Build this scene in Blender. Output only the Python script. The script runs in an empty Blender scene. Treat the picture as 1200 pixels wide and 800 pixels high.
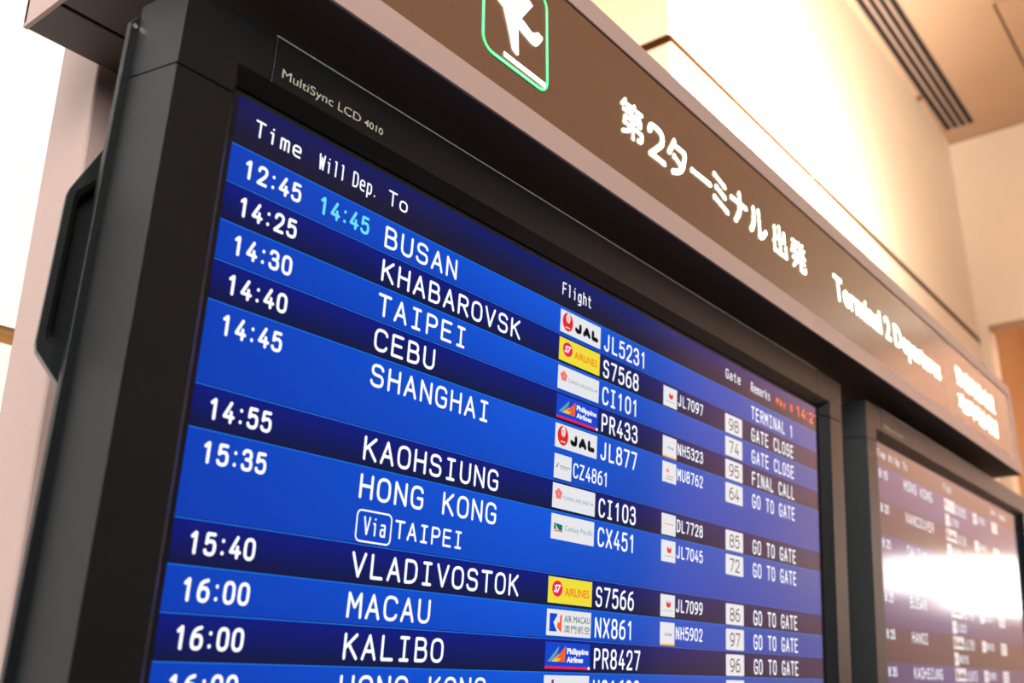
import bpy, bmesh, math, random
from mathutils import Vector, Matrix
random.seed(4)
SC = bpy.context.scene
COL = SC.collection

# ------------------------------------------------------------------ camera
cam_d = bpy.data.cameras.new('camera'); cam = bpy.data.objects.new('camera', cam_d); COL.objects.link(cam)
cam_d.sensor_width = 36.0; cam_d.lens = 1172.36 / 1200 * 36.0
cam_d.clip_start = 0.02; cam_d.clip_end = 60
CR = ((0.6148766, -0.2613829, -0.7440468), (-0.7886037, -0.1971307, -0.5824464), (0.0055670, 0.9448907, -0.3273386))
cam.matrix_world = Matrix(CR).to_4x4()
cam.location = (-0.306473, -0.448163, -0.334396)
cam_d.dof.use_dof = True; cam_d.dof.focus_distance = 0.74; cam_d.dof.aperture_fstop = 7.5
SC.camera = cam

# ------------------------------------------------------------------ world, exposure
w = bpy.data.worlds.new('hall_ambience'); SC.world = w; w.use_nodes = True
w.node_tree.nodes['Background'].inputs[0].default_value = (1.0, 0.9, 0.8, 1)
w.node_tree.nodes['Background'].inputs[1].default_value = 0.35
SC.view_settings.view_transform = 'Standard'; SC.view_settings.look = 'None'
SC.view_settings.gamma = 1.0; SC.view_settings.use_curve_mapping = False
SC.view_settings.exposure = 0.0

def area(name, loc, size, size_y, power, color, direction):
    d = bpy.data.lights.new(name, 'AREA'); d.shape = 'RECTANGLE'; d.size = size; d.size_y = size_y
    d.energy = power; d.color = color
    o = bpy.data.objects.new(name, d); COL.objects.link(o); o.location = loc
    o.rotation_euler = Vector(direction).to_track_quat('-Z', 'Y').to_euler()
    return o
# area lights in the unseen hall
area('hall_ceiling_light', (-2.6, -2.6, 2.70), 3.6, 2.4, 540, (1.0, 0.95, 0.91), (0.5, 0.5, -1))
area('side_light', (-5.6, -2.2, 1.55), 4.5, 2.2, 100, (0.88, 0.95, 1.0), (1, 0.25, -0.15))  # cool area light from the left, out of view
area('ceiling_fill', (5.30, -1.3, 1.66), 2.2, 0.2, 30, (1.0, 0.92, 0.84), (-0.35, 0.25, 1))  # fill added above the opening to brighten ceiling and header, no fixture
wl = area('added_wall_light', (2.4, 0.236, 0.575), 1.35, 0.02, 255, (1.0, 0.91, 0.80), (0.22, 1, 0.80)); wl.data.spread = math.radians(112)  # added light, hidden behind the sign, brightens the cream wall
area('hall_fill', (-4.0, -4.8, 1.7), 3.0, 1.8, 230, (1.0, 0.97, 0.94), (0.6, 1, -0.25))  # front fill added behind the camera for the sign rails
# passage lights beyond the opening
area('passage_light', (7.5, -2.0, 3.0), 1.0, 3.6, 400, (1.0, 0.80, 0.66), (0.35, 0, -1))

# ------------------------------------------------------------------ helpers
def lin(c):
    c /= 255.0
    return c / 12.92 if c <= 0.04045 else ((c + 0.055) / 1.055) ** 2.4
def srgb(r, g, b): return (lin(r), lin(g), lin(b), 1.0)

def mat(name, color, rough=0.5, metal=0.0, emis=None, estr=0.0, spec=None, noise=0.0, nscale=60.0, bump=0.0, bscale=400.0, ior=None, streak=None):
    m = bpy.data.materials.new(name); m.use_nodes = True
    nt = m.node_tree; b = nt.nodes['Principled BSDF']
    b.inputs['Base Color'].default_value = color; b.inputs['Roughness'].default_value = rough
    b.inputs['Metallic'].default_value = metal
    if spec is not None: b.inputs['Specular IOR Level'].default_value = spec
    if ior: b.inputs['IOR'].default_value = ior
    if emis: b.inputs['Emission Color'].default_value = emis; b.inputs['Emission Strength'].default_value = estr
    tc = nt.nodes.new('ShaderNodeTexCoord')
    src = tc.outputs['Object']
    if streak:
        mp = nt.nodes.new('ShaderNodeMapping'); mp.inputs['Scale'].default_value = streak
        nt.links.new(src, mp.inputs[0]); src = mp.outputs[0]
    if noise:
        n = nt.nodes.new('ShaderNodeTexNoise'); n.inputs['Scale'].default_value = nscale; n.inputs['Detail'].default_value = 6
        nt.links.new(src, n.inputs[0])
        r = nt.nodes.new('ShaderNodeValToRGB'); r.color_ramp.elements[0].position = 0.3; r.color_ramp.elements[1].position = 0.7
        r.color_ramp.elements[0].color = tuple(max(0, c * (1 - noise)) for c in color[:3]) + (1,)
        r.color_ramp.elements[1].color = tuple(min(1, c * (1 + noise)) for c in color[:3]) + (1,)
        nt.links.new(n.outputs[0], r.inputs[0]); nt.links.new(r.outputs[0], b.inputs['Base Color'])
    if bump:
        n2 = nt.nodes.new('ShaderNodeTexNoise'); n2.inputs['Scale'].default_value = bscale; n2.inputs['Detail'].default_value = 3
        nt.links.new(tc.outputs['Object'], n2.inputs[0])
        bp = nt.nodes.new('ShaderNodeBump'); bp.inputs['Strength'].default_value = bump; bp.inputs['Distance'].default_value = 0.001
        nt.links.new(n2.outputs[0], bp.inputs['Height']); nt.links.new(bp.outputs[0], b.inputs['Normal'])
    return m

def lcd_mat(name, color, strength=1.0):
    """a lit liquid crystal pixel area under the panel's semi-gloss film"""
    return mat(name, (0.006, 0.006, 0.008, 1), rough=0.12, emis=color, estr=strength, ior=1.48)

def lcd_vcol(name):
    m = lcd_mat(name, (0, 0, 0, 1)); nt = m.node_tree
    a = nt.nodes.new('ShaderNodeVertexColor'); a.layer_name = 'pix'
    nt.links.new(a.outputs[0], nt.nodes['Principled BSDF'].inputs['Emission Color'])
    nt.nodes['Principled BSDF'].inputs['Emission Strength'].default_value = 1.0
    return m

M = {}
M['plastic_black'] = mat('matt_black_plastic', (0.0036, 0.0050, 0.0058, 1), rough=0.38, spec=0.42, bump=0.35, bscale=1400, noise=0.25, nscale=900)
M['edge'] = mat('painted_edge_highlight', (0.30, 0.30, 0.31, 1), rough=0.35)  # highlight on the bezel's top edge, put into a pale strip
M['plastic_dark'] = mat('dark_recess_plastic', (0.006, 0.006, 0.006, 1), rough=0.5)
M['plastic_rear'] = mat('rear_case_plastic', (0.012, 0.014, 0.014, 1), rough=0.35)
M['steel'] = mat('bright_screw', (0.45, 0.45, 0.5, 1), rough=0.25, metal=1)
M['beige'] = mat('beige_painted_sheet', srgb(170, 146, 138), rough=0.42, noise=0.04, nscale=700, bump=0.10, bscale=1500)
M['beige_shade'] = mat('painted_base_shade', srgb(66, 52, 43), rough=0.5, noise=0.08, nscale=500)  # shade under the beige cabinet put into a darker base colour
M['panel'] = mat('brown_sign_glass', srgb(110, 80, 61), rough=0.22, spec=0.22, noise=0.07, nscale=500)
M['shadowgap'] = mat('dark_gap', (0.01, 0.008, 0.006, 1), rough=0.8)
M['glyph'] = mat('lit_letter', (0.8, 0.9, 0.8, 1), rough=0.5, emis=(0.88, 1.0, 0.80, 1), estr=3.2)
M['glyph_green'] = mat('lit_green_line', (0.1, 0.6, 0.3, 1), rough=0.5, emis=(0.01, 0.55, 0.13, 1), estr=1.25)
M['glyph_greencore'] = mat('lit_green_core', (0.5, 0.8, 0.6, 1), rough=0.5, emis=(0.22, 0.9, 0.42, 1), estr=1.0)
M['wall'] = mat('cream_wall_panel', srgb(228, 203, 174), rough=0.6, noise=0.015, nscale=4)
M['wallwhite'] = mat('white_grained_panel', srgb(250, 249, 247), rough=0.5, noise=0.03, nscale=8, streak=(14, 14, 1.0))
M['woodtrim'] = mat('brown_wood_strip', srgb(150, 108, 62), rough=0.5, noise=0.35, nscale=14, streak=(2, 10, 22))
M['goldjoint'] = mat('tan_joint_strip', srgb(56, 30, 10), rough=0.9, spec=0.05)
M['ceiling'] = mat('tan_ceiling_board', srgb(190, 156, 126), rough=0.8, noise=0.02, nscale=3)
M['ceiljoint'] = mat('ceiling_joint', srgb(120, 78, 40), rough=0.8)
M['slot'] = mat('black_slot', (0.006, 0.005, 0.004, 1), rough=0.8)
M['slat'] = mat('diffuser_blade', srgb(168, 140, 124), rough=0.5)
M['floor'] = mat('grey_stone_floor', srgb(46, 37, 31), rough=0.4, noise=0.1, nscale=5)
M['endwall'] = mat('pale_rose_wall', srgb(232, 196, 176), rough=0.6, noise=0.06, nscale=2)
M['hallwall2'] = mat('tan_edge_trim', srgb(176, 140, 104), rough=0.7)
M['hallwall'] = mat('dim_hall_wall', srgb(62, 55, 50), rough=0.7, noise=0.05, nscale=3)
M['orange'] = mat('orange_wood_panel', srgb(160, 112, 60), rough=0.5, noise=0.08, nscale=5, streak=(6, 6, 0.6))
M['window'] = mat('bright_window_glass', (0.9, 0.9, 0.9, 1), rough=0.3, emis=(1.0, 0.97, 0.92, 1), estr=9.0)
M['lamp'] = mat('lit_lamp_diffuser', (0.9, 0.9, 0.9, 1), rough=0.4, emis=(1.0, 0.86, 0.66, 1), estr=6.0)
M['logo_print'] = mat('grey_print', srgb(176, 176, 158), rough=0.45)
# screen pixels
M['pix'] = lcd_vcol('screen_background_pixels')
M['white'] = lcd_mat('white_pixels', (0.93, 0.95, 1.0, 1), 1.12)
M['cyan'] = lcd_mat('cyan_pixels', srgb(110, 225, 255), 1.0)
M['red_clock'] = lcd_mat('orange_red_pixels', srgb(255, 112, 30), 1.25)
M['box'] = lcd_mat('logo_white_pixels', (0.86, 0.87, 0.90, 1), 0.92)
M['yellow'] = lcd_mat('yellow_pixels', srgb(238, 222, 52), 1.0)
M['magenta'] = lcd_mat('pink_red_pixels', srgb(236, 20, 84), 1.0)
M['red'] = lcd_mat('red_pixels', srgb(226, 34, 28), 1.0)
M['salmon'] = lcd_mat('salmon_pixels', srgb(238, 120, 118), 1.0)
M['orange_px'] = lcd_mat('orange_pixels', srgb(240, 96, 40), 1.0)
M['blue_px'] = lcd_mat('logo_blue_pixels', srgb(4, 66, 205), 1.0)
M['green_px'] = lcd_mat('logo_green_pixels', srgb(0, 112, 100), 1.0)
M['teal_px'] = lcd_mat('logo_teal_pixels', srgb(96, 160, 170), 1.0)
M['black_px'] = lcd_mat('black_pixels', srgb(12, 10, 14), 1.0)
M['grey_px'] = lcd_mat('grey_pixels', srgb(150, 152, 170), 1.0)
M['brown_px'] = lcd_mat('gate_brown_pixels', srgb(104, 72, 52), 1.0)
M['gold_px'] = lcd_mat('gold_pixels', srgb(242, 190, 70), 1.0)
M['purple_px'] = lcd_mat('purple_pixels', srgb(120, 40, 150), 1.0)
M['palered_px'] = lcd_mat('pale_red_pixels', srgb(226, 80, 80), 1.0)
M['line_hi'] = lcd_mat('row_highlight_pixels', srgb(20, 118, 232), 1.0)
M['line_lo'] = lcd_mat('row_shadow_pixels', srgb(4, 16, 62), 1.0)

def link(name, me, mats, parent=None):
    o = bpy.data.objects.new(name, me); COL.objects.link(o)
    for m in (mats if isinstance(mats, (list, tuple)) else [mats]): me.materials.append(m)
    if parent: o.parent = parent
    return o
def obj(name, bm, mats, parent=None, smooth=False, bevel=0.0, seg=2):
    bmesh.ops.recalc_face_normals(bm, faces=bm.faces)
    me = bpy.data.meshes.new(name); bm.to_mesh(me); bm.free()
    o = link(name, me, mats, parent)
    if smooth:
        for p in me.polygons: p.use_smooth = True
    if bevel:
        b = o.modifiers.new('bevel', 'BEVEL'); b.width = bevel; b.segments = seg; b.limit_method = 'ANGLE'; b.angle_limit = math.radians(35)
    return o
def box(bm, x0, x1, y0, y1, z0, z1):
    v = [bm.verts.new((x, y, z)) for x in (x0, x1) for y in (y0, y1) for z in (z0, z1)]
    for f in ((0, 1, 3, 2), (4, 6, 7, 5), (0, 4, 5, 1), (2, 3, 7, 6), (0, 2, 6, 4), (1, 5, 7, 3)):
        bm.faces.new([v[i] for i in f])
def bx(name, x0, x1, y0, y1, z0, z1, m, parent=None, bevel=0.0):
    bm = bmesh.new(); box(bm, x0, x1, y0, y1, z0, z1); return obj(name, bm, m, parent, bevel=bevel)
def prism_xz(bm, pts, y0, y1):
    a = [bm.verts.new((x, y0, z)) for x, z in pts]; b = [bm.verts.new((x, y1, z)) for x, z in pts]
    bm.faces.new(a); bm.faces.new(b[::-1]); n = len(pts)
    for i in range(n): bm.faces.new((a[i], b[i], b[(i + 1) % n], a[(i + 1) % n]))
def empty(name, loc, label, cat, group=None, rx=0.0):
    o = bpy.data.objects.new(name, None); COL.objects.link(o); o.location = loc; o.rotation_euler = (rx, 0, 0)
    o.empty_display_size = 0.1
    if label: o['label'] = label; o['category'] = cat
    if group: o['group'] = group
    return o
def struct(o): o['kind'] = 'structure'; return o

# ------------------------------------------------------------------ monoline screen lettering
def rp(pts, closed=False):
    """polyline with rounded corners: points (x, z[, radius])"""
    n = len(pts); out = []
    for i, p in enumerate(pts):
        r = p[2] if len(p) > 2 else 0.0
        P = Vector(p[:2])
        if r <= 0 or (not closed and i in (0, n - 1)): out.append(tuple(P)); continue
        A = Vector(pts[i - 1][:2]); B = Vector(pts[(i + 1) % n][:2])
        da, db = (A - P), (B - P)
        ra = min(r, da.length * 0.5 if (closed or i - 1 > 0) else da.length); rb = min(r, db.length * 0.5 if (closed or i + 1 < n - 1) else db.length)
        s = P + da.normalized() * ra; e = P + db.normalized() * rb
        for k in range(7):
            t = k / 6; out.append(tuple(s * (1 - t) ** 2 * 1.0 + P * 2 * t * (1 - t) * 1.0 + e * t * t))
    if closed: out.append(out[0])
    return out
def pc(pts):
    """round corners blown out a little so that quadratic curves read as circular arcs"""
    return rp(pts, True)
W6 = 0.6
GL = {
 '0': [pc([(0, 0, .36), (.6, 0, .36), (.6, 1, .36), (0, 1, .36)])],
 '1': [rp([(.1, .8), (.32, 1, .04), (.32, 0)])],
 '2': [rp([(.02, .74), (.03, 1, .26), (.58, 1, .28), (.58, .6, .2), (0, 0, .02), (.6, 0)])],
 '3': [rp([(.02, .82), (.06, 1, .2), (.55, 1, .26), (.55, .54, .22), (.22, .54)]), rp([(.3, .54), (.6, .54, .25), (.6, 0, .27), (.02, 0, .26), (0, .2)])],
 '4': [rp([(.4, 1), (0, .26), (.62, .26)]), [(.45, .52), (.45, 0)]],
 '5': [rp([(.54, 1), (.09, 1), (.05, .53), (.16, .64, .1), (.6, .66, .3), (.6, 0, .3), (.02, 0, .28), (0, .17)])],
 '6': [rp([(.5, 1), (.14, .92, .3), (0, .55, .3), (0, .3)]), pc([(0, 0, .3), (.6, 0, .3), (.6, .62, .3), (0, .62, .3)])],
 '7': [rp([(0, 1), (.6, 1), (.22, 0)])],
 '8': [pc([(.04, .54, .26), (.56, .54, .26), (.56, 1, .26), (.04, 1, .26)]), pc([(0, 0, .3), (.6, 0, .3), (.6, .54, .3), (0, .54, .3)])],
 '9': [rp([(.1, 0), (.46, .08, .3), (.6, .45, .3), (.6, .7)]), pc([(0, .38, .3), (.6, .38, .3), (.6, 1, .3), (0, 1, .3)])],
 ':': [[(.3, .12), (.3, .14)], [(.3, .74), (.3, .76)]], '.': [[(.12, .02), (.12, .03)]], ' ': [],
 'A': [[(0, 0), (.3, 1), (.6, 0)], [(.1, .33), (.5, .33)]],
 'B': [rp([(.02, .53), (.02, 1), (.53, 1, .24), (.53, .54, .23), (.02, .54), (.02, 0), (.59, 0, .27), (.59, .54, .27), (.4, .54)])],
 'C': [rp([(.6, .8), (.55, 1, .24), (0, 1, .4), (0, 0, .4), (.55, 0, .24), (.6, .2)])],
 'D': [rp([(.02, 0), (.02, 1), (.6, 1, .42), (.6, 0, .42), (.02, 0)])],
 'E': [[(.56, 1), (.03, 1), (.03, 0), (.58, 0)], [(.03, .53), (.5, .53)]],
 'F': [[(.56, 1), (.03, 1), (.03, 0)], [(.03, .52), (.5, .52)]],
 'G': [rp([(.58, .8), (.54, 1, .24), (0, 1, .4), (0, 0, .4), (.59, 0, .22), (.59, .47), (.34, .47)])],
 'H': [[(.02, 0), (.02, 1)], [(.58, 0), (.58, 1)], [(.02, .53), (.58, .53)]],
 'I': [[(.3, 0), (.3, 1)], [(.1, 1), (.5, 1)], [(.1, 0), (.5, 0)]],
 'J': [rp([(.5, 1), (.5, 0, .24), (.06, 0, .2), (.02, .2)])],
 'K': [[(.03, 0), (.03, 1)], [(.56, 1), (.03, .42)], [(.2, .6), (.6, 0)]],
 'L': [[(.06, 1), (.06, 0), (.58, 0)]],
 'M': [[(0, 0), (.02, 1), (.3, .42), (.58, 1), (.6, 0)]],
 'N': [[(.02, 0), (.02, 1), (.58, 0), (.58, 1)]],
 'O': [pc([(0, 0, .38), (.6, 0, .38), (.6, 1, .38), (0, 1, .38)])],
 'P': [rp([(.03, 0), (.03, 1), (.58, 1, .28), (.58, .46, .28), (.03, .46)])],
 'R': [rp([(.03, 0), (.03, 1), (.57, 1, .26), (.57, .5, .26), (.03, .5)]), [(.3, .5), (.6, 0)]],
 'S': [rp([(.56, .82), (.52, 1, .22), (.03, 1, .27), (.03, .55, .2), (.58, .5, .2), (.58, 0, .28), (.03, 0, .24), (0, .2)])],
 'T': [[(0, 1), (.6, 1)], [(.3, 1), (.3, 0)]],
 'U': [rp([(.02, 1), (.02, 0, .34), (.58, 0, .34), (.58, 1)])],
 'V': [[(0, 1), (.3, 0), (.6, 1)]],
 'W': [[(0, 1), (.14, 0), (.3, .8), (.46, 0), (.6, 1)]],
 'X': [[(0, 1), (.6, 0)], [(0, 0), (.6, 1)]],
 'Y': [[(0, 1), (.3, .5), (.6, 1)], [(.3, .5), (.3, 0)]],
 'Z': [[(.02, 1), (.58, 1), (0, 0), (.6, 0)]],
 'a': [rp([(.08, .66), (.5, .7, .15), (.5, 0)]), rp([(.5, .40), (.04, .42, .16), (.04, 0, .16), (.5, .03, .1)])],
 'e': [rp([(.03, .36), (.56, .36), (.56, .7, .26), (.03, .7, .28), (.03, 0, .28), (.54, 0, .15)])],
 'g': [pc([(.05, 0, .26), (.52, 0, .26), (.52, .7, .26), (.05, .7, .26)]), rp([(.52, .7), (.52, -.28, .2), (.08, -.28, .2)])],
 'h': [[(.06, 0), (.06, 1)], rp([(.06, .45), (.06, .7, .2), (.54, .7, .25), (.54, 0)])],
 'i': [[(.3, 0), (.3, .68), (.14, .68)], [(.3, .96), (.3, .97)]],
 'k': [[(.08, 0), (.08, 1)], [(.5, .68), (.08, .25)], [(.2, .38), (.54, 0)]],
 'l': [[(.3, 0), (.3, 1), (.16, 1)]],
 'm': [[(.02, 0), (.02, .7)], rp([(.02, .6), (.1, .7, .1), (.3, .7, .1), (.3, 0)]), rp([(.3, .6), (.4, .7, .1), (.58, .7, .12), (.58, 0)])],
 'o': [pc([(.02, 0, .28), (.58, 0, .28), (.58, .7, .28), (.02, .7, .28)])],
 'p': [[(.05, .7), (.05, -.28)], pc([(.05, 0, .28), (.56, 0, .28), (.56, .7, .28), (.05, .7, .28)])],
 'r': [[(.12, 0), (.12, .7)], rp([(.12, .45), (.16, .7, .2), (.5, .7)])],
 's': [rp([(.5, .66), (.06, .7, .18), (.08, .36, .12), (.53, .36, .15), (.53, 0, .18), (.04, .03)])],
 't': [rp([(.22, .95), (.22, 0, .2), (.5, 0)]), [(.04, .7), (.48, .7)]],
 'y': [[(.04, .7), (.3, .05)], [(.56, .7), (.14, -.28)]],
}
def stroke(bm, pts, wd, y, mi=0, nd=10):
    h = wd / 2
    for a, b in zip(pts, pts[1:]):
        a = Vector(a); b = Vector(b); d = b - a
        if d.length < 1e-7: continue
        n = Vector((-d.y, d.x)).normalized() * h
        f = bm.faces.new([bm.verts.new((q.x, y, q.y)) for q in (a - n, b - n, b + n, a + n)]); f.material_index = mi
    for k, a in enumerate(pts):
        m = nd if k in (0, len(pts) - 1) else 6
        f = bm.faces.new([bm.verts.new((a[0] + h * math.cos(t * 2 * math.pi / m), y, a[1] + h * math.sin(t * 2 * math.pi / m))) for t in range(m)]); f.material_index = mi
def lettering(bm, s, x0, zt, cap, pitch, cw, wd, y, mi=0, colon=None):
    """monospace run; x0 = left edge of first letter's ink, zt = cap top"""
    x = x0; ix = wd / 2
    for ch in s:
        adv = pitch
        if ch == ':' and colon: adv = colon
        for st in GL[ch]:
            if ch == ':' and colon: st = [(0.3 + (p[0] - .3) , p[1]) for p in st]
            pts = [(x + ix + (p[0] / .6 * (cw - wd) if not (ch == ':' and colon) else colon * 0.5 - ix - (pitch - cw) * 0.5), zt - cap + wd / 2 + p[1] * (cap - wd)) for p in st]
            stroke(bm, pts, wd, y, mi)
        x += adv
def polyf(bm, pts, y, mi=0):
    f = bm.faces.new([bm.verts.new((p[0], y, p[1])) for p in pts]); f.material_index = mi; f.normal_update()
    return f
def rectf(bm, x0, x1, z0, z1, y, mi=0): return polyf(bm, [(x0, z0), (x1, z0), (x1, z1), (x0, z1)], y, mi)
def ellf(bm, cx, cz, rx, rz, y, mi=0, n=24): return polyf(bm, [(cx + rx * math.cos(t * 2 * math.pi / n), cz + rz * math.sin(t * 2 * math.pi / n)) for t in range(n)], y, mi)
def roundrect(x0, x1, z0, z1, r, n=5):
    out = []
    for cx, cz, a in ((x1 - r, z1 - r, 0), (x0 + r, z1 - r, 90), (x0 + r, z0 + r, 180), (x1 - r, z0 + r, 270)):
        for k in range(n + 1):
            t = math.radians(a + 90 * k / n); out.append((cx + r * math.cos(t), cz + r * math.sin(t)))
    return out

def font_mesh(bm, body, x0, x1, z0, z1, y, mi=0, offset=0.0, extrude=0.0, shear=0.0, res=3, space=1.0):
    """built-in font text turned to faces in the XZ plane, ink fitted to the rectangle"""
    c = bpy.data.curves.new('tmp', 'FONT'); c.body = body; c.offset = offset; c.resolution_u = res; c.shear = shear; c.space_character = space
    o = bpy.data.objects.new('tmp', c); COL.objects.link(o)
    dg = bpy.context.evaluated_depsgraph_get(); me = bpy.data.meshes.new_from_object(o.evaluated_get(dg))
    xs = [v.co.x for v in me.vertices]; ys = [v.co.y for v in me.vertices]
    ax, bx_, ay, by = min(xs), max(xs), min(ys), max(ys)
    vm = [bm.verts.new((x0 + (v.co.x - ax) / (bx_ - ax) * (x1 - x0), y, z0 + (v.co.y - ay) / (by - ay) * (z1 - z0))) for v in me.vertices]
    for p in me.polygons:
        try: f = bm.faces.new([vm[i] for i in p.vertices]); f.material_index = mi
        except ValueError: pass
    bpy.data.objects.remove(o); bpy.data.curves.remove(c); bpy.data.meshes.remove(me)
def flat(name, bm, mats, parent):
    """flat picture part: keep normals to the viewer (-Y)"""
    for f in bm.faces:
        f.normal_update()
        if f.normal.y > 0: f.normal_flip()
    me = bpy.data.meshes.new(name); bm.to_mesh(me); bm.free()
    return link(name, me, mats, parent)

# ------------------------------------------------------------------ the room (structure)
Z_F, Z_C, X_S, Y_W = -1.93, 2.776, 5.48, 0.75
struct(bx('floor', -6.2, 8.8, -7.2, 1.8, Z_F - 0.1, Z_F, M['floor']))
struct(bx('wall_front', -6.2, 8.8, -7.3, -7.1, Z_F, 3.2, M['hallwall']))
struct(bx('wall_left', -6.3, -6.1, -7.1, 1.8, Z_F, 3.2, M['hallwall']))
# cream wall behind the sign: core, panels and joint strip
wb = empty('wall_back', (0, 0, 0), None, None); wb['kind'] = 'structure'
XC = 1.986
bx('wall_core', XC + 0.012, X_S + 0.2, Y_W + 0.012, 1.80, Z_F, Z_C, M['shadowgap'], wb)
zg0, zg1 = 1.501, 1.535
cols = [(XC, 3.097), (3.105, X_S)]
for a, b in cols:
    for z0, z1 in ((Z_F, zg0), (zg1, Z_C)):
        bx('wall_panel', a, b, Y_W, Y_W + 0.012, z0, z1, M['wall'], wb)
for a, b in ((XC + 0.004, 3.09), (3.115, X_S - 0.03)):
    bx('joint_strip', a, b, Y_W + 0.0005, Y_W + 0.013, zg0, zg1, M['goldjoint'], wb)
for z0, z1 in ((Z_F, zg0), (zg1, Z_C)):
    bx('return_panel', XC, XC + 0.012, Y_W + 0.012, 1.80, z0, z1, M['wall'], wb)
bx('joint_strip', XC + 0.0005, XC + 0.013, Y_W + 0.006, 1.80, zg0, zg1, M['goldjoint'], wb)
# rear closing wall (seen left of the corner only from the side)
struct(bx('wall_rear', -6.2, 8.8, 1.80, 1.95, Z_F, 3.2, M['wall']))
# side wall with the wide opening, and header above
wr = empty('wall_right', (0, 0, 0), None, None); wr['kind'] = 'structure'
bx('header_panel', X_S, X_S + 0.16, -3.0, Y_W, 1.60, Z_C, M['wall'], wr)
bx('pier_panel', X_S, X_S + 0.16, 0.70, Y_W, Z_F, 1.60, M['wall'], wr)
bx('pier_panel', X_S, X_S + 0.16, -7.1, -3.0, Z_F, Z_C, M['hallwall'], wr)
# ceiling: boards with real gaps
cl = empty('ceiling', (0, 0, 0), None, None); cl['kind'] = 'structure'
g = 0.006
ye = [Y_W + 0.0, 0.205, -1.0, -2.2, -3.4, -4.6, -5.8, -7.1]
# slot diffuser cut out: x 2.2..5.32, y .56..0.722
SX0, SX1, SY0, SY1 = 1.2, 5.322, 0.562, 0.722
bx('ceiling_board', -6.1, X_S, SY1, 1.8, Z_C, Z_C + 0.02, M['ceiling'], cl)
bx('ceiling_board', SX1, X_S, SY0, SY1, Z_C, Z_C + 0.02, M['ceiling'], cl)
bx('ceiling_board', -6.1, SX0, SY0, SY1, Z_C, Z_C + 0.02, M['ceiling'], cl)
bx('ceiling_board', -6.1, X_S, 0.205 + g, SY0, Z_C, Z_C + 0.02, M['ceiling'], cl)
bx('ceiling_board', -6.1, 4.255, -1.0, 0.205 + g, Z_C, Z_C + 0.02, M['ceiling'], cl)
for a, b in zip(ye[2:], ye[3:]):
    for x0, x1 in ((-6.1, -3.0), (-3.0, 0.0), (0.0, 2.6), (2.6, X_S)):
        bx('ceiling_board', x0 + g, x1 - g, b + g, a - g, Z_C, Z_C + 0.02, M['ceiling'], cl)
bx('ceiling_board', 4.255 + 2 * g, X_S, -1.0 + g, 0.205 - g, Z_C, Z_C + 0.02, M['ceiling'], cl)
bx('ceiling_backing', -6.1, X_S + .1, -7.1, 1.8, Z_C + 0.05, Z_C + 0.07, M['ceiljoint'], cl)
bx('edge_trim', X_S - 0.012, X_S, -7.0, Y_W, Z_C - 0.012, Z_C, M['hallwall2'], cl)
# linear air diffuser in the ceiling
dif = empty('air_diffuser', (SX1, 0.64, Z_C), 'long ceiling air diffuser of four black slots beside the cream wall', 'vent')
def loc(o, e): o.matrix_parent_inverse = Matrix.Translation(-Vector(e.location)); return o
loc(bx('slot_box', SX0, SX1, SY0, SY1, Z_C + 0.004, Z_C + 0.006, M['slot'], dif), dif)
pit = (SY1 - SY0) / 4
for i in range(5):
    yc = SY0 + i * pit
    hw = 0.0072 if 0 < i < 4 else 0.003
    loc(bx('blade', SX0, SX1, yc - hw, yc + hw, Z_C - 0.001, Z_C + 0.0035, M['slat'], dif), dif)
# small fire sensor by the diffuser
bm = bmesh.new(); bmesh.ops.create_cone(bm, cap_ends=True, segments=20, radius1=0.012, radius2=0.02, depth=0.02)
sn = obj('ceiling_sensor', bm, M['ceiljoint']); sn.location = (4.86, 0.737, Z_C - 0.010)
sn['label'] = 'tiny dark sensor button on the ceiling between diffuser and wall'; sn['category'] = 'sensor'
# passage beyond the opening: orange timber panels, bright window at its end
psg = empty('wall_passage', (0, 0, 0), None, None); psg['kind'] = 'structure'
xs = [X_S + 0.16, 6.35, 7.02, 7.9, 8.8]
for a, b in zip(xs, xs[1:]):
    for z0, z1 in ((Z_F, 0.0), (0.0, 3.1)):
        bx('timber_panel', a + .004, b - .004, 0.95, 0.97, z0 + .004, z1 - .004, M['orange'], psg)
bx('timber_backing', X_S + .16, 8.8, 0.975, 1.0, Z_F, 3.1, M['ceiljoint'], psg)
for z0, z1, y0, y1 in ((Z_F, .04, -5.4, 1.0), (.48, 3.1, -5.4, 1.0), (.04, .48, -5.4, -2.55), (.04, .48, -0.95, 1.0), (.04, .15, -2.55, -2.0), (.44, .48, -2.55, -2.0), (.04, .48, -2.0, -1.98)):
    bx('end_wall', 8.6, 8.8, y0, y1, z0, z1, M['endwall'], psg)
bx('side_wall', X_S + .16, 8.8, -5.5, -5.4, Z_F, 3.1, M['orange'], psg)
bx('passage_ceiling', X_S + .16, 8.8, -5.5, 1.0, 3.1, 3.2, M['orange'], psg)
struct(bx('window_1', 8.66, 8.70, -2.55, -2.0, 0.15, 0.44, M['window'])); struct(bx('window_2', 8.66, 8.70, -1.98, -0.95, 0.04, 0.48, M['window']))
# white grained partition with brown strip behind the left post
pl = empty('wall_partition', (0, 0, 0), None, None); pl['kind'] = 'structure'
for a, b in ((-2.6, -1.4), (-1.4, -0.2), (-0.2, 0.16 + 0.84)):
    bx('partition_panel', a + .0015, b - .0015, 0.60, 0.64, 0.0285, 1.9, M['wallwhite'], pl)
    bx('partition_panel', a + .0015, b - .0015, 0.60, 0.64, Z_F, 0.0095, M['wallwhite'], pl)
bx('timber_strip', -2.6, 1.0, 0.602, 0.638, 0.0095, 0.0285, M['woodtrim'], pl)

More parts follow.
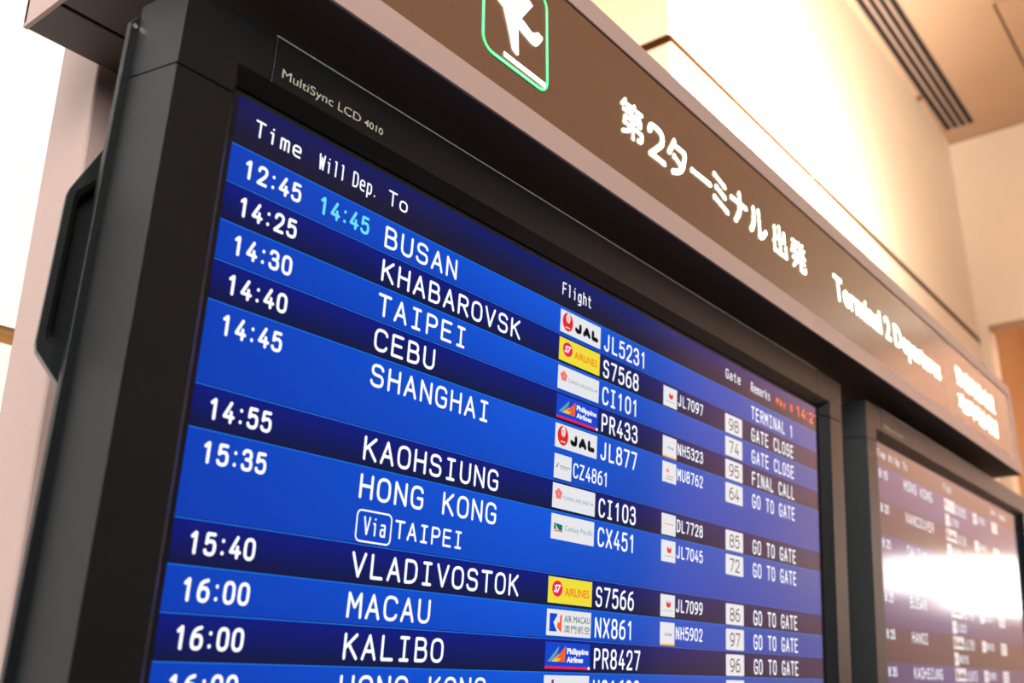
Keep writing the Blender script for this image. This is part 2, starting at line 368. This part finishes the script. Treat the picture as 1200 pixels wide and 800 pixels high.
# ------------------------------------------------------------------ sign cabinet
YF, YB, ZB, ZT, XL, XR = -0.0442, 0.1345, 0.065, 0.246, -0.0741, 1.838
sg = empty('terminal_sign', (0.9, 0.045, ZB), 'long brown lit departures sign in a beige metal cabinet above both flight monitors', 'sign')
def S(o): return loc(o, sg)
fr = 0.0245
bm = bmesh.new()
def cutbox(bm, x0, x1, y0, y1, z0, z1): box(bm, x0, x1, y0, y1, z0, z1)
S(bx('bottom_rail', XL, XR, YF, YF + 0.0025, ZB, ZB + fr, M['beige'], sg, 0.0006))
S(bx('top_rail', XL, XR, YF, YF + 0.03, ZT - 0.023, ZT, M['beige'], sg, 0.0012))
S(bx('end_rail', XL, XL + fr, YF, YF + 0.03, ZB + fr, ZT - 0.023, M['beige'], sg, 0.0008))
S(bx('end_rail', XR - 0.028, XR, YF, YF + 0.03, ZB + fr, ZT - 0.023, M['beige'], sg, 0.0008))
S(bx('shadow_gap', XL + .02, XR - .024, YF + 0.0065, YF + 0.02, ZB + .02, ZT - .019, M['shadowgap'], sg))
S(bx('sign_panel', XL + fr + .001, XR - 0.029, YF + 0.0015, YF + 0.006, ZB + fr, ZT - 0.0245, M['panel'], sg))
# rear case with base plates
S(bx('base_plate', XL + .003, XR - .003, YF + 0.0025, 0.0915, ZB + .0003, ZB + .003, M['beige_shade'], sg))
S(bx('base_plate', XL + .003, XR - .003, 0.0945, YB, ZB + .0003, ZB + .003, M['beige_shade'], sg, .001))
S(bx('end_plate', XL, XL + .003, YF + .0025, YB, ZB, ZT - .003, M['beige'], sg))
S(bx('end_plate', XR - .003, XR, YF + .030, YB, ZB + .003, ZT - .003, M['beige'], sg))
S(bx('top_plate', XL, XR, YF + .030, YB, ZT - .003, ZT, M['beige'], sg))
S(bx('rear_plate', XL, XR, YB - .003, YB, ZB + .003, ZT - .003, M['beige'], sg))
YG = YF + 0.0007
def sign_text(name, parts, res=3):
    bm = bmesh.new()
    for body, x0, x1, z0, z1, off in parts: font_mesh(bm, body, x0, x1, z0, z1, YG, 0, off, res=res)
    return S(flat(name, bm, M['glyph'], sg))
def sign_strokes(name, strokes, wd):
    bm = bmesh.new()
    for s in strokes: stroke(bm, s, wd, YG, 0, 12)
    return S(flat(name, bm, M['glyph'], sg))
def place(strs, x0, x1, z0, z1): return [[(x0 + p[0] * (x1 - x0), z0 + p[1] * (z1 - z0)) for p in s] for s in strs]
wk = 0.0058
sign_strokes('glyph', place([[(.2, 1), (.03, .80)], [(.13, .9), (.46, .9)], [(.3, .88), (.36, .78)], [(.62, 1), (.5, .82)], [(.58, .9), (.97, .9)], [(.77, .88), (.83, .78)],
    rp([(.10, .68), (.88, .68, .03), (.88, .50, .03), (.16, .50, .03), (.12, .30, .03), (.95, .30, .05), (.90, .05, .1), (.74, .05)]), [(.5, .68), (.5, -.02)], rp([(.45, .30), (.3, .12, .1), (.03, .0)])], .3685, .4055, .1365, .1715), .0040)
sign_strokes('glyph', place([rp([(.06, .76), (.08, 1, .3), (.95, 1, .32), (.95, .62, .2), (.06, 0, .02), (1, 0)])], .4165, .4435, .1355, .168), wk)
sign_strokes('glyph', place([rp([(.36, 1), (.05, .52)]), rp([(.3, .86), (.9, .86, .08), (.72, .2, .4), (.2, 0)]), [(.3, .52), (.68, .34)]], .452, .4905, .1345, .1705), wk)
sign_strokes('glyph', place([[(0, .5), (1, .5)]], .4995, .5385, .135, .172), wk)
sign_strokes('glyph', place([[(.1, 1), (.9, .82)], [(.2, .6), (.85, .44)], [(0, .2), (1, 0)]], .5465, .5755, .1365, .171), wk)
sign_strokes('glyph', place([[(0, .66), (1, .66)], rp([(.58, 1), (.58, .4, .3), (.2, 0)])], .587, .6225, .1355, .172), wk)
sign_strokes('glyph', place([rp([(.25, .96), (.25, .35, .3), (0, .04)]), rp([(.58, 1), (.58, .04, .05), (.72, .06, .2), (1, .38)])], .632, .6715, .1375, .170), wk)
sign_strokes('glyph', place([[(.5, 1), (.5, 0)], [(.12, .88), (.12, .54), (.88, .54), (.88, .88)], [(.03, .38), (.03, 0), (.97, 0), (.97, .38)]], .6930, .7270, .1375, .1715), .0048)
sign_strokes('glyph', place([rp([(.12, .95), (.42, .95, .03), (.30, .72, .1), (.02, .52)]), [(.10, .74), (.24, .64)], rp([(.58, 1), (.70, .72, .1), (.98, .52)]), [(.86, 1), (.70, .86)], [(.97, .84), (.82, .72)],
    [(.25, .54), (.75, .54)], [(.08, .32), (.92, .32)], rp([(.36, .54), (.36, .25, .2), (.08, 0)]), rp([(.64, .54), (.64, .02, .08), (.95, .02, .08), (.97, .16)])], .7430, .7830, .1360, .1715), .0040)
sign_text('lettering', [('Terminal 2 Departures', 0.876, 1.331, 0.1245, 0.1705, 0.016)])
sign_text('lettering', [('第2航站楼 出发', 1.430, 1.684, 0.1545, 0.1905, 0.014), ('제2터미널 출발', 1.424, 1.682, 0.1075, 0.1415, 0.014)])
# departures pictogram: aircraft above a runway line in a green outlined square
bm = bmesh.new()
gx0, gx1, gz0, gz1 = 0.1735, 0.2545, 0.1145, 0.206
ring = roundrect(gx0, gx1, gz0, gz1, 0.0115, 6); ring.append(ring[0])
stroke(bm, ring, 0.0034, YG, 0); stroke(bm, ring, 0.0010, YG - 0.0001, 1)
S(flat('pictogram_border', bm, [M['glyph_green'], M['glyph_greencore']], sg))
bm = bmesh.new()
pl_pts = [(0.1830, 0.1935), (0.1800, 0.1990), (0.1990, 0.2010), (0.2120, 0.1965), (0.2303, 0.1895), (0.2352, 0.1869), (0.2202, 0.1662), (0.2346, 0.1608), (0.2423, 0.1657),
          (0.2484, 0.1645), (0.2484, 0.1621), (0.2423, 0.1531), (0.2388, 0.1505), (0.2337, 0.1500), (0.2161, 0.1548), (0.2168, 0.1304), (0.2147, 0.1286), (0.2090, 0.1307),
          (0.2049, 0.1435), (0.1974, 0.1632), (0.1911, 0.1652), (0.1850, 0.1750)]
polyf(bm, pl_pts, YG, 0)
polyf(bm, [(0.1985, 0.1192), (0.2520, 0.1185), (0.2520, 0.1232), (0.1985, 0.1236)], YG)
bmesh.ops.triangulate(bm, faces=bm.faces)
S(flat('pictogram', bm, M['glyph'], sg))

# linear lamp on two arms, added unseen behind the sign to light the wall
wsh = empty('added_wall_lamp', (2.4, Y_W, 0.56), 'linear lamp on two arms, added unseen behind the sign to brighten the cream wall', 'lamp')
loc(bx('housing', 1.7, 3.1, 0.20, 0.23, 0.54, 0.57, M['beige'], wsh, .003), wsh)
for x0 in (2.1, 2.9): loc(bx('arm', x0, x0 + .02, 0.23, Y_W, 0.545, 0.565, M['beige'], wsh), wsh)

# stand that carries the sign and the monitors
st = empty('display_stand', (0.9, 0.167, Z_F), 'beige sheet metal stand with square posts behind the monitors', 'stand')
for x0 in (-0.019, 1.70):
    loc(bx('post', x0, x0 + .11, 0.140, 0.1955, Z_F, ZT - .02, M['beige'], st, 0.002), st)
for z0 in (-0.28,):
    loc(bx('cross_rail', -.019 + .11, 1.70, 0.150, 0.19, z0, z0 + .05, M['beige'], st, 0.002), st)
for x0 in (-0.019, 1.70):
    loc(bx('foot_plate', x0 - .06, x0 + .17, 0.138, 0.32, Z_F, Z_F + .008, M['beige'], st, 0.002), st)

# ------------------------------------------------------------------ flight monitors
HH, RH = 0.03133, 0.024327
TH = math.radians(3.8)
def loft(bm, sts):
    rings = [[bm.verts.new(p) for p in s] for s in sts]
    n = len(rings[0])
    for a, b in zip(rings, rings[1:]):
        for i in range(n): bm.faces.new((a[i], a[(i + 1) % n], b[(i + 1) % n], b[i]))
    bm.faces.new(rings[0]); bm.faces.new(rings[-1][::-1])

def band(bm, x0, x1, z0, z1, y, cl_, nx=8, nz=3, layer=None):
    """cl_(u, v) -> linear rgb ; v=0 top"""
    vs = [[bm.verts.new((x0 + (x1 - x0) * i / nx, y, z1 + (z0 - z1) * j / nz)) for i in range(nx + 1)] for j in range(nz + 1)]
    for j in range(nz):
        for i in range(nx):
            f = bm.faces.new((vs[j][i], vs[j][i + 1], vs[j + 1][i + 1], vs[j + 1][i]))
            for l, (a, b) in zip(f.loops, ((i, j), (i + 1, j), (i + 1, j + 1), (i, j + 1))):
                c = cl_(a / nx, b / nz); l[layer] = (c[0], c[1], c[2], 1)
def mixc(a, b, t): t = max(0, min(1, t)); return tuple(a[i] * (1 - t) + b[i] * t for i in range(3))
def light_row(u, v):
    c = mixc(srgb(0, 62, 184), srgb(0, 86, 220), u / .35) if u < .35 else mixc(srgb(0, 86, 220), srgb(6, 72, 150), (u - .35) / .6)  # right end darker: off-axis dimming of the display put into the colour
    return mixc(c, mixc(c, srgb(0, 54, 168), 0.45), v)
def dark_row(u, v):
    t = mixc(srgb(0, 20, 126), srgb(6, 20, 84), (u - .3) / .5); b = mixc(srgb(8, 14, 54), srgb(4, 18, 58), u / .3)
    return mixc(t, b, v)
def head_row(u, v):
    t = mixc(srgb(0, 16, 88), srgb(0, 26, 112), u / .5); b = srgb(22, 17, 38)
    return mixc(t, b, v * 1.15)

def logo(kind, x0, z1, w_, h_, parent, small=False):
    """airline mark in a box; returns a sub-part of the screen"""
    bm = bmesh.new(); y = -0.00025; y2 = -0.00035; y3 = -0.00045
    X = lambda u: x0 + u * w_
    Z = lambda v: z1 - v * h_
    mats = [M['box']]; 
    def mi(k):
        m = M[k]
        if m not in mats: mats.append(m)
        return mats.index(m)
    bg = {'s7': 'yellow', 'pal': 'blue_px'}.get(kind, 'box')
    rectf(bm, X(0), X(1), Z(1), Z(0), y, mi(bg))
    if kind == 'jal':
        ellf(bm, X(.175), Z(.47), .125 * w_, .41 * h_, y2, mi('red'))
        ellf(bm, X(.18), Z(.30), .050 * w_, .22 * h_, y3, mi('box'), 14)
        stroke(bm, [(X(.15), Z(.34)), (X(.175), Z(.24)), (X(.195), Z(.32)), (X(.165), Z(.52))], .010 * w_, y3 - .00005, mi('red'), 6)
        rectf(bm, X(.12), X(.23), Z(.745), Z(.70), y3, mi('box'))
        lettering(bm, 'JAL', X(.345), Z(.30), .47 * h_, .205 * w_, .190 * w_, .066 * w_, y2, mi('black_px'))
    elif kind == 's7':
        ellf(bm, X(.2), Z(.44), .115 * w_, .31 * h_, y2, mi('magenta'))
        font_mesh(bm, 'S7', X(.125), X(.275), Z(.60), Z(.28), y3, mi('white'), 0.03, shear=.3, res=2)
        font_mesh(bm, 'AIRLINES', X(.37), X(.93), Z(.68), Z(.36), y2, mi('orange_px'), 0.012, res=2)
    elif kind == 'china':
        for k in range(5):
            t = math.radians(90 + 72 * k)
            ellf(bm, X(.135) + .045 * w_ * math.cos(t), Z(.42) + .12 * h_ * math.sin(t), .038 * w_, .11 * h_, y2 - k * .00001, mi('salmon'), 10)
        font_mesh(bm, 'CHINA AIRLINES', X(.23), X(.86), Z(.60), Z(.44), y2, mi('grey_px'), 0.004, res=2)
        rectf(bm, X(.905), X(.945), Z(.56), Z(.46), y2, mi('grey_px'))
    elif kind == 'pal':
        polyf(bm, [(X(.05), Z(.73)), (X(.29), Z(.14)), (X(.28), Z(.32)), (X(.16), Z(.73))], y2, mi('teal_px'))
        polyf(bm, [(X(.14), Z(.73)), (X(.30), Z(.42)), (X(.34), Z(.73))], y2 - .00001, mi('gold_px'))
        polyf(bm, [(X(.26), Z(.55)), (X(.44), Z(.12)), (X(.43), Z(.73)), (X(.20), Z(.73))], y2 - .00002, mi('orange_px'))
        polyf(bm, [(X(.25), Z(.60)), (X(.34), Z(.60)), (X(.28), Z(.73)), (X(.17), Z(.73))], y2 - .00003, mi('gold_px'))
        font_mesh(bm, 'Philippine', X(.47), X(.96), Z(.50), Z(.20), y2, mi('white'), 0.03, res=2)
        font_mesh(bm, 'Airlines', X(.47), X(.84), Z(.75), Z(.52), y2, mi('white'), 0.03, res=2)
        rectf(bm, X(0), X(1), Z(1), Z(.905), y2, mi('magenta'))
        rectf(bm, X(.955), X(1), Z(1), Z(.89), y3, mi('white'))
    elif kind == 'cathay':
        polyf(bm, [(X(.06), Z(.36)), (X(.25), Z(.40)), (X(.25), Z(.64)), (X(.06), Z(.60))], y2, mi('green_px'))
        polyf(bm, [(X(.07), Z(.36)), (X(.17), Z(.62)), (X(.12), Z(.60)), (X(.10), Z(.50))], y3, mi('box'))
        rectf(bm, X(.07), X(.25), Z(.69), Z(.645), y3, mi('palered_px'))
        font_mesh(bm, 'Cathay Pacific', X(.30), X(.97), Z(.66), Z(.38), y2, mi('teal_px'), 0.0, res=2)
    elif kind == 'macau':
        rectf(bm, X(.06), X(.22), Z(.84), Z(.16), y2, mi('blue_px'))
        polyf(bm, [(X(.14), Z(.50)), (X(.20), Z(.30)), (X(.24), Z(.16)), (X(.33), Z(.12)), (X(.33), Z(.86)), (X(.23), Z(.84)), (X(.19), Z(.70))], y3, mi('box'))
        polyf(bm, [(X(.24), Z(.46)), (X(.28), Z(.50)), (X(.28), Z(.26)), (X(.325), Z(.14)), (X(.325), Z(.86)), (X(.27), Z(.78)), (X(.22), Z(.66))], y3 - .00002, mi('orange_px'))
        font_mesh(bm, 'AIR MACAU', X(.38), X(.97), Z(.46), Z(.20), y2, mi('black_px'), 0.0, res=2)
        font_mesh(bm, '澳門航空', X(.38), X(.97), Z(.86), Z(.56), y2, mi('black_px'), 0.0, res=1, space=1.15)
    elif kind == 'hk':
        polyf(bm, [(X(.16), Z(.16)), (X(.21), Z(.16)), (X(.20), Z(.62)), (X(.15), Z(.62))], y2, mi('purple_px'))
        polyf(bm, [(X(.22), Z(.30)), (X(.27), Z(.30)), (X(.26), Z(.62)), (X(.21), Z(.62))], y2, mi('purple_px'))
    elif kind == 'crane':
        ellf(bm, X(.55), Z(.42), .16 * w_, .17 * h_, y2, mi('red'), 16)
        ellf(bm, X(.55), Z(.31), .07 * w_, .08 * h_, y3, mi('box'), 12)
        rectf(bm, X(.2), X(.85), Z(.745), Z(.715), y2, mi('grey_px'))
    elif kind == 'nh':
        font_mesh(bm, 'ANA', X(.28), X(.66), Z(.60), Z(.46), y2, mi('grey_px'), 0.03, shear=.4, res=2)
        polyf(bm, [(X(.64), Z(.60)), (X(.80), Z(.44)), (X(.74), Z(.60))], y2, mi('blue_px'))
        rectf(bm, X(0), X(1), Z(1.04), Z(.955), y2, mi('gold_px'))
    elif kind == 'mu':
        polyf(bm, [(X(.5), Z(.22)), (X(.36), Z(.34)), (X(.22), Z(.45)), (X(.5), Z(.52)), (X(.40), Z(.38))], y2, mi('orange_px'))
        font_mesh(bm, 'CHINA', X(.22), X(.78), Z(.74), Z(.62), y2, mi('palered_px'), 0.0, res=1)
        rectf(bm, X(.22), X(.78), Z(.84), Z(.80), y2, mi('grey_px'))
    elif kind == 'cz':
        polyf(bm, [(X(.08), Z(.56)), (X(.22), Z(.36)), (X(.26), Z(.36)), (X(.18), Z(.56))], y2, mi('teal_px'))
        rectf(bm, X(.30), X(.92), Z(.50), Z(.455), y2, mi('grey_px')); rectf(bm, X(.34), X(.80), Z(.58), Z(.55), y2, mi('grey_px'))
    elif kind == 'dl':
        rectf(bm, X(.2), X(.85), Z(.50), Z(.46), y2, mi('salmon'))
    return flat('airline_logo', bm, mats, parent)

def text_part(name, s, x0, zt, cap, pitch, cw, wd, mkey, parent, colon=None):
    bm = bmesh.new(); lettering(bm, s, x0, zt, cap, pitch, cw, wd, -0.0003, 0, colon)
    return flat(name, bm, M[mkey], parent)
def zr(k): return -(HH + RH * k)
def t_time(s, k, p, x0=.0106, m='white'): return text_part('time_text', s, x0, zr(k + .235), .0127, .00975, .0079, .00205, m, p, colon=.0068)
def t_dest(s, k, p, x0=.1283): return text_part('destination_text', s, x0, zr(k + .195), .0158, .0157, .0125, .0021, 'white', p)
def t_flight(s, k, p, x0=.4015): return text_part('flight_text', s, x0, zr(k + .205), .0163, .01245, .0098, .0020, 'white', p)
def t_small(s, k, p, x0=.5350): return text_part('flight_text', s, x0, zr(k + .25), .0118, .00895, .0070, .0015, 'white', p)
def t_rem(s, k, p, x0=.6990): return text_part('remark_text', s, x0, zr(k + .255), .0152, .01160, .0090, .0018, 'white', p)
def gate(s, k, p):
    bm = bmesh.new(); x0, x1, z1, z0 = .6360, .6760, zr(k + .13), zr(k + .96)
    polyf(bm, roundrect(x0, x1, z0, z1, .0014), -0.00025, 0)
    lettering(bm, s, x0 + .0085, z1 - .0036, .0134, .0125, .0104, .0016, -0.00035, 1)
    return flat('gate_box', bm, [M['box'], M['brown_px']], p)

def monitor(loc_, label, W, rows, name='flight_monitor'):
    t = empty(name, loc_, label, 'monitor', None, rx=TH)
    H = 0.498
    # profile (offset x, offset z, y) going outwards round the bezel section
    RS = .0150   # the right-hand side of the frame sits wider than the left
    P = [(.0035, .0040, .0022), (.0035, .0040, -.0010), (.0107, .0135, -.0093), (.0485, .0455, -.0093), (.0540, .0407, .0295), (.0480, .0360, .0310), (.012, .012, .0310), (.012, .012, .0022)]
    PR = [.0100, .0140, .0245, .0655, .0690, .0630, .0200, .0200]
    def stL(z): return [(-a, y, z) for a, b, y in P]
    def stR(z): return [(W + a2, y, z) for (a, b, y), a2 in zip(P, PR)]
    def stT(x): return [(x, y, b) for a, b, y in P]
    def stB(x): return [(x, y, -H - b) for a, b, y in P]
    TL = [(-a, y, b) for a, b, y in P]; TR = [(W + a2, y, b) for (a, b, y), a2 in zip(P, PR)]
    BL = [(-a, y, -H - b) for a, b, y in P]; BR = [(W + a2, y, -H - b) for (a, b, y), a2 in zip(P, PR)]
    e = 0.00035; zs = -0.0067; xs_ = 0.0141
    def piece(nm, sts):
        bm = bmesh.new(); loft(bm, sts); return obj(nm, bm, M['plastic_black'], t, bevel=0.00045, seg=2)
    piece('corner_trim', [stL(zs + e), TL, stT(xs_ - e)])
    piece('corner_trim', [stT(W - xs_ + e), TR, stR(zs + e)])
    piece('corner_trim', [stR(-H - zs - e), BR, stB(W - xs_ + e)])
    piece('corner_trim', [stB(xs_ - e), BL, stL(-H - zs - e)])
    top = piece('top_trim', [stT(xs_ + e), stT(W - xs_ - e)])
    bx('edge_highlight', xs_ + e, W - xs_ - e, -.0096, -.0088, .0448, .0457, M['edge'], top)
    piece('bottom_trim', [stB(W - xs_ - e), stB(xs_ + e)])
    piece('side_trim', [stL(-H - zs + e), stL(zs - e)])
    piece('side_trim', [stR(zs - e), stR(-H - zs + e)])
    # rear flange plates with fixing screws
    for sx in (-1, 1):
        X = (lambda a: -a) if sx < 0 else (lambda a: W + RS + a)
        bm = bmesh.new()
        pts = [(X(.040), .0300), (X(.0541), .0354), (X(.0589), .0279), (X(.0593), -H - .0279), (X(.0541), -H - .0354), (X(.040), -H - .03)]
        prism_xz(bm, pts, .0296, .0335); fl = obj('flange', bm, M['plastic_black'], t, bevel=0.0005)
        bm = bmesh.new(); bmesh.ops.create_cone(bm, cap_ends=True, segments=16, radius1=.0016, radius2=.0016, depth=.0008, matrix=Matrix.Translation((X(.0562), .0294, .0262)) @ Matrix.Rotation(math.pi / 2, 4, 'X'))
        obj('screw', bm, M['steel'], fl)
        # carrying handle: bevelled ring with a deep recess
        out = [(.045, -.0270), (.0549, -.0476), (.0705, -.0808), (.0715, -.0850), (.0718, -.1680), (.0707, -.1722), (.0559, -.1871), (.045, -.1980)]
        inn = [(.047, -.0530), (.0551, -.0676), (.0660, -.0800), (.0668, -.0850), (.0674, -.1620), (.0662, -.1665), (.0535, -.1715), (.047, -.1740)]
        bk = [(.046, -.0580), (.0545, -.0720), (.0630, -.0830), (.0636, -.0865), (.0640, -.1590), (.0630, -.1630), (.0525, -.1680), (.046, -.1700)]
        for dz in (0,):
            bm = bmesh.new(); n = len(out)
            A = [bm.verts.new((X(a), .0395, z)) for a, z in out]; B = [bm.verts.new((X(a), .0395, z)) for a, z in inn]
            C2 = [bm.verts.new((X(a), .0415, z)) for a, z in bk]; D = [bm.verts.new((X(a - .0040), .0480, z)) for a, z in bk]
            E = [bm.verts.new((X(a - .0045), .0500, z)) for a, z in out]
            for i in range(n):
                j = (i + 1) % n
                bm.faces.new((A[i], A[j], B[j], B[i])); bm.faces.new((B[i], B[j], C2[j], C2[i])); bm.faces.new((C2[i], C2[j], D[j], D[i])); bm.faces.new((A[j], A[i], E[i], E[j]))
            bm.faces.new(D[::-1]); bm.faces.new(E)
            obj('handle', bm, M['plastic_rear'], t, bevel=0.0006)
    # rear case with cooling slots
    rc = bx('rear_case', .012, W - .012, .0335, .085, -H - .034, .034, M['plastic_rear'], t, .006)
    for k in range(14):
        bx('cooling_slot', W * .2 + k * .03, W * .2 + k * .03 + .02, .050, .066, .0336, .0344, M['plastic_dark'], rc)
    # wall bracket to the stand
    bq = .005 if W > .87 else .615
    bx('bracket', bq, bq + .08, .085, .118, -.25, -.10, M['plastic_rear'], t, .002)
    bx('panel_gap', -.012, W + .012, .0006, .002, -H - .012, .012, M['plastic_dark'], t)
    # lcd panel
    bm = bmesh.new(); ly = bm.loops.layers.float_color.new('pix')
    band(bm, 0, W, zr(0), 0, 0, head_row, 16, 4, ly)
    k = 0
    for r in rows:
        n = r['n']; fn = light_row if r['light'] else dark_row
        band(bm, 0, W, zr(k + n), zr(k), 0, fn, 24, 4 if n == 1 else 6, ly)
        r['k'] = k; k += n
    me_ = bm
    scr = flat('screen', bm, M['pix'], t)
    for r in rows:
        k = r['k']; bm = bmesh.new()
        if k > 0 or True:
            rectf(bm, 0, W, zr(k) - .0005, zr(k) + .0001, -.0001, 0)
            rectf(bm, 0, W, zr(k) + .0001, zr(k) + .0006, -.0001, 1)
        flat('row_divider', bm, [M['line_hi'], M['line_lo']], scr)
    # header words
    ht = zr(0) + .0218
    text_part('header_text', 'Time', .0142, ht, .0112, .0096, .0078, .0014, 'white', scr)
    text_part('header_text', 'Will', .0650, ht, .0112, .0060, .0052, .0012, 'white', scr)
    text_part('header_text', 'Dep.', .0945, ht, .0112, .0064, .0053, .0012, 'white', scr)
    text_part('header_text', 'To', .1280, ht, .0112, .0108, .0086, .0014, 'white', scr)
    text_part('header_text', 'Flight', .3358, ht, .0112, .0076, .0062, .0013, 'white', scr)
    text_part('header_text', 'Gate', .6375, ht, .0108, .0094, .0076, .0013, 'white', scr)
    text_part('header_text', 'Remarks', .6992, ht - .0005, .0112, .0074, .0060, .0012, 'white', scr)
    if W > .87:
        text_part('clock_text', 'May 3', .7660, ht - .0026, .0086, .0098, .0076, .0017, 'red_clock', scr)
        bm = bmesh.new(); lettering(bm, '14:2', .8240, ht + .0005, .0136, .0152, .0126, .0024, -.0003, 0, .0085)
        stroke(bm, [(.8790, ht - .0010), (.8838, ht - .0010)], .0018, -.0003)
        flat('clock_text', bm, M['red_clock'], scr)
    for r in rows:
        k = r['k']
        if 't' in r: t_time(r['t'], k, scr)
        if 'nt' in r: t_time(r['nt'], k, scr, .0696, 'cyan')
        if 'd' in r: t_dest(r['d'], k, scr)
        if 'via' in r:
            bm = bmesh.new(); rr = roundrect(.1292, .1597, zr(k + 1.92), zr(k + 1.13), .0035); rr.append(rr[0]); stroke(bm, rr, .0011, -.0003)
            lettering(bm, 'Via', .1352, zr(k + 1.27), .0118, .0072, .0060, .0013, -.0003)
            flat('via_mark', bm, M['white'], scr)
            text_part('destination_text', r['via'], .1632, zr(k + 1.22), .0122, .01165, .0094, .0016, 'white', scr)
        if 'l' in r: logo(r['l'], .3350, zr(k + .095), .0608, .0197, scr)
        if 'f' in r: t_flight(r['f'], k, scr)
        if 'l2' in r: logo(r['l2'], .3354, zr(k + 1.12), .0242, .0197, scr); text_part('flight_text', r['f2'], .3622, zr(k + 1.26), .0125, .0091, .0072, .0015, 'white', scr)
        if 's' in r: logo(r['s'], .5068, zr(k + .14), .0262, .0193, scr); t_small(r['sf'], k, scr)
        if 'g' in r: gate(r['g'], k, scr)
        if 'r' in r: t_rem(r['r'], k, scr)
    return t, top

rows1 = [
 dict(n=1, light=1, t='12:45', nt='14:45', d='BUSAN', l='jal', f='JL5231', r='TERMINAL 1'),
 dict(n=1, light=0, t='14:25', d='KHABAROVSK', l='s7', f='S7568', s='crane', sf='JL7097', g='98', r='GATE CLOSE'),
 dict(n=1, light=1, t='14:30', d='TAIPEI', l='china', f='CI101', g='74', r='GATE CLOSE'),
 dict(n=1, light=0, t='14:40', d='CEBU', l='pal', f='PR433', s='nh', sf='NH5323', g='95', r='FINAL CALL'),
 dict(n=2, light=1, t='14:45', d='SHANGHAI', l='jal', f='JL877', l2='cz', f2='CZ4861', s='mu', sf='MU8762', g='64', r='GO TO GATE'),
 dict(n=1, light=0, t='14:55', d='KAOHSIUNG', l='china', f='CI103', s='dl', sf='DL7728', g='85', r='GO TO GATE'),
 dict(n=2, light=1, t='15:35', d='HONG KONG', via='TAIPEI', l='cathay', f='CX451', s='crane', sf='JL7045', g='72', r='GO TO GATE'),
 dict(n=1, light=0, t='15:40', d='VLADIVOSTOK', l='s7', f='S7566', s='crane', sf='JL7099', g='86', r='GO TO GATE'),
 dict(n=1, light=1, t='16:00', d='MACAU', l='macau', f='NX861', s='nh', sf='NH5902', g='97', r='GO TO GATE'),
 dict(n=1, light=0, t='16:00', d='KALIBO', l='pal', f='PR8427', g='96', r='GO TO GATE'),
 dict(n=1, light=1, t='16:00', d='HONG KONG', l='hk', f='UO1633', g='73', r='GO TO GATE'),
 dict(n=1, light=0), dict(n=1, light=1), dict(n=1, light=0), dict(n=2, light=1), dict(n=1, light=0)]
rows2 = [
 dict(n=2, light=1, t='18:15', d='HONG KONG', l='china', f='CX505', l2='dl', f2='JL7051', s='crane', sf='JL7053', g='71'),
 dict(n=2, light=0, t='18:20', d='VANCOUVER', l='jal', f='JL18', l2='dl', f2='AS7402', s='nh', sf='AA8478', g='62'),
 dict(n=2, light=1, t='18:25', d='DALIAN', l='jal', f='JL829', l2='dl', f2='CA6652', s='nh', sf='MU8748', g='91'),
 dict(n=1, light=0, t='18:25', d='SEOUL', l='china', f='KE706', g='26'),
 dict(n=2, light=1, t='18:25', d='BUSAN', l='jal', f='KE716', l2='dl', f2='JL5235', s='crane', sf='JL5235', g='88'),
 dict(n=2, light=0, t='18:25', d='HANOI', l='jal', f='JL751', l2='cathay', f2='VN3105', s='nh', sf='VN3105', g='87'),
 dict(n=2, light=1, t='18:35', d='KAOHSIUNG', l='jal', f='JL813', l2='dl', f2='CI9921', s='crane', sf='CI9921', g='92'),
 dict(n=2, light=0), dict(n=2, light=1), dict(n=2, light=0), dict(n=1, light=1)]
m1, top1 = monitor((0, 0, 0), 'large black flight monitor in front with a sharp blue departures list', .885, rows1)
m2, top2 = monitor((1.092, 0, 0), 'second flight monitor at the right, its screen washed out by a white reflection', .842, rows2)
# off-axis dimming of the second panel put into dimmer pixel copies
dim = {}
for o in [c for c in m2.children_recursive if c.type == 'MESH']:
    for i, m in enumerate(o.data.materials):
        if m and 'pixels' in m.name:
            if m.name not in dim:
                d = m.copy(); d.name = 'offaxis_' + m.name
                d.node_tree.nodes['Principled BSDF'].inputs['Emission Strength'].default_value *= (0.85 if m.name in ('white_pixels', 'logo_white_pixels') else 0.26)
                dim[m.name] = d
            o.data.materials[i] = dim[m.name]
for top, W in ((top1, .885), (top2, .842)):
    bm = bmesh.new()
    font_mesh(bm, 'MultiSync LCD', .0215, .0878, .0180, .0260, -.00942, 0, 0.0, res=4)
    font_mesh(bm, '4010', .0912, .1085, .0200, .0250, -.00942, 0, 0.010, res=4)
    flat('printed_name', bm, M['logo_print'], top)
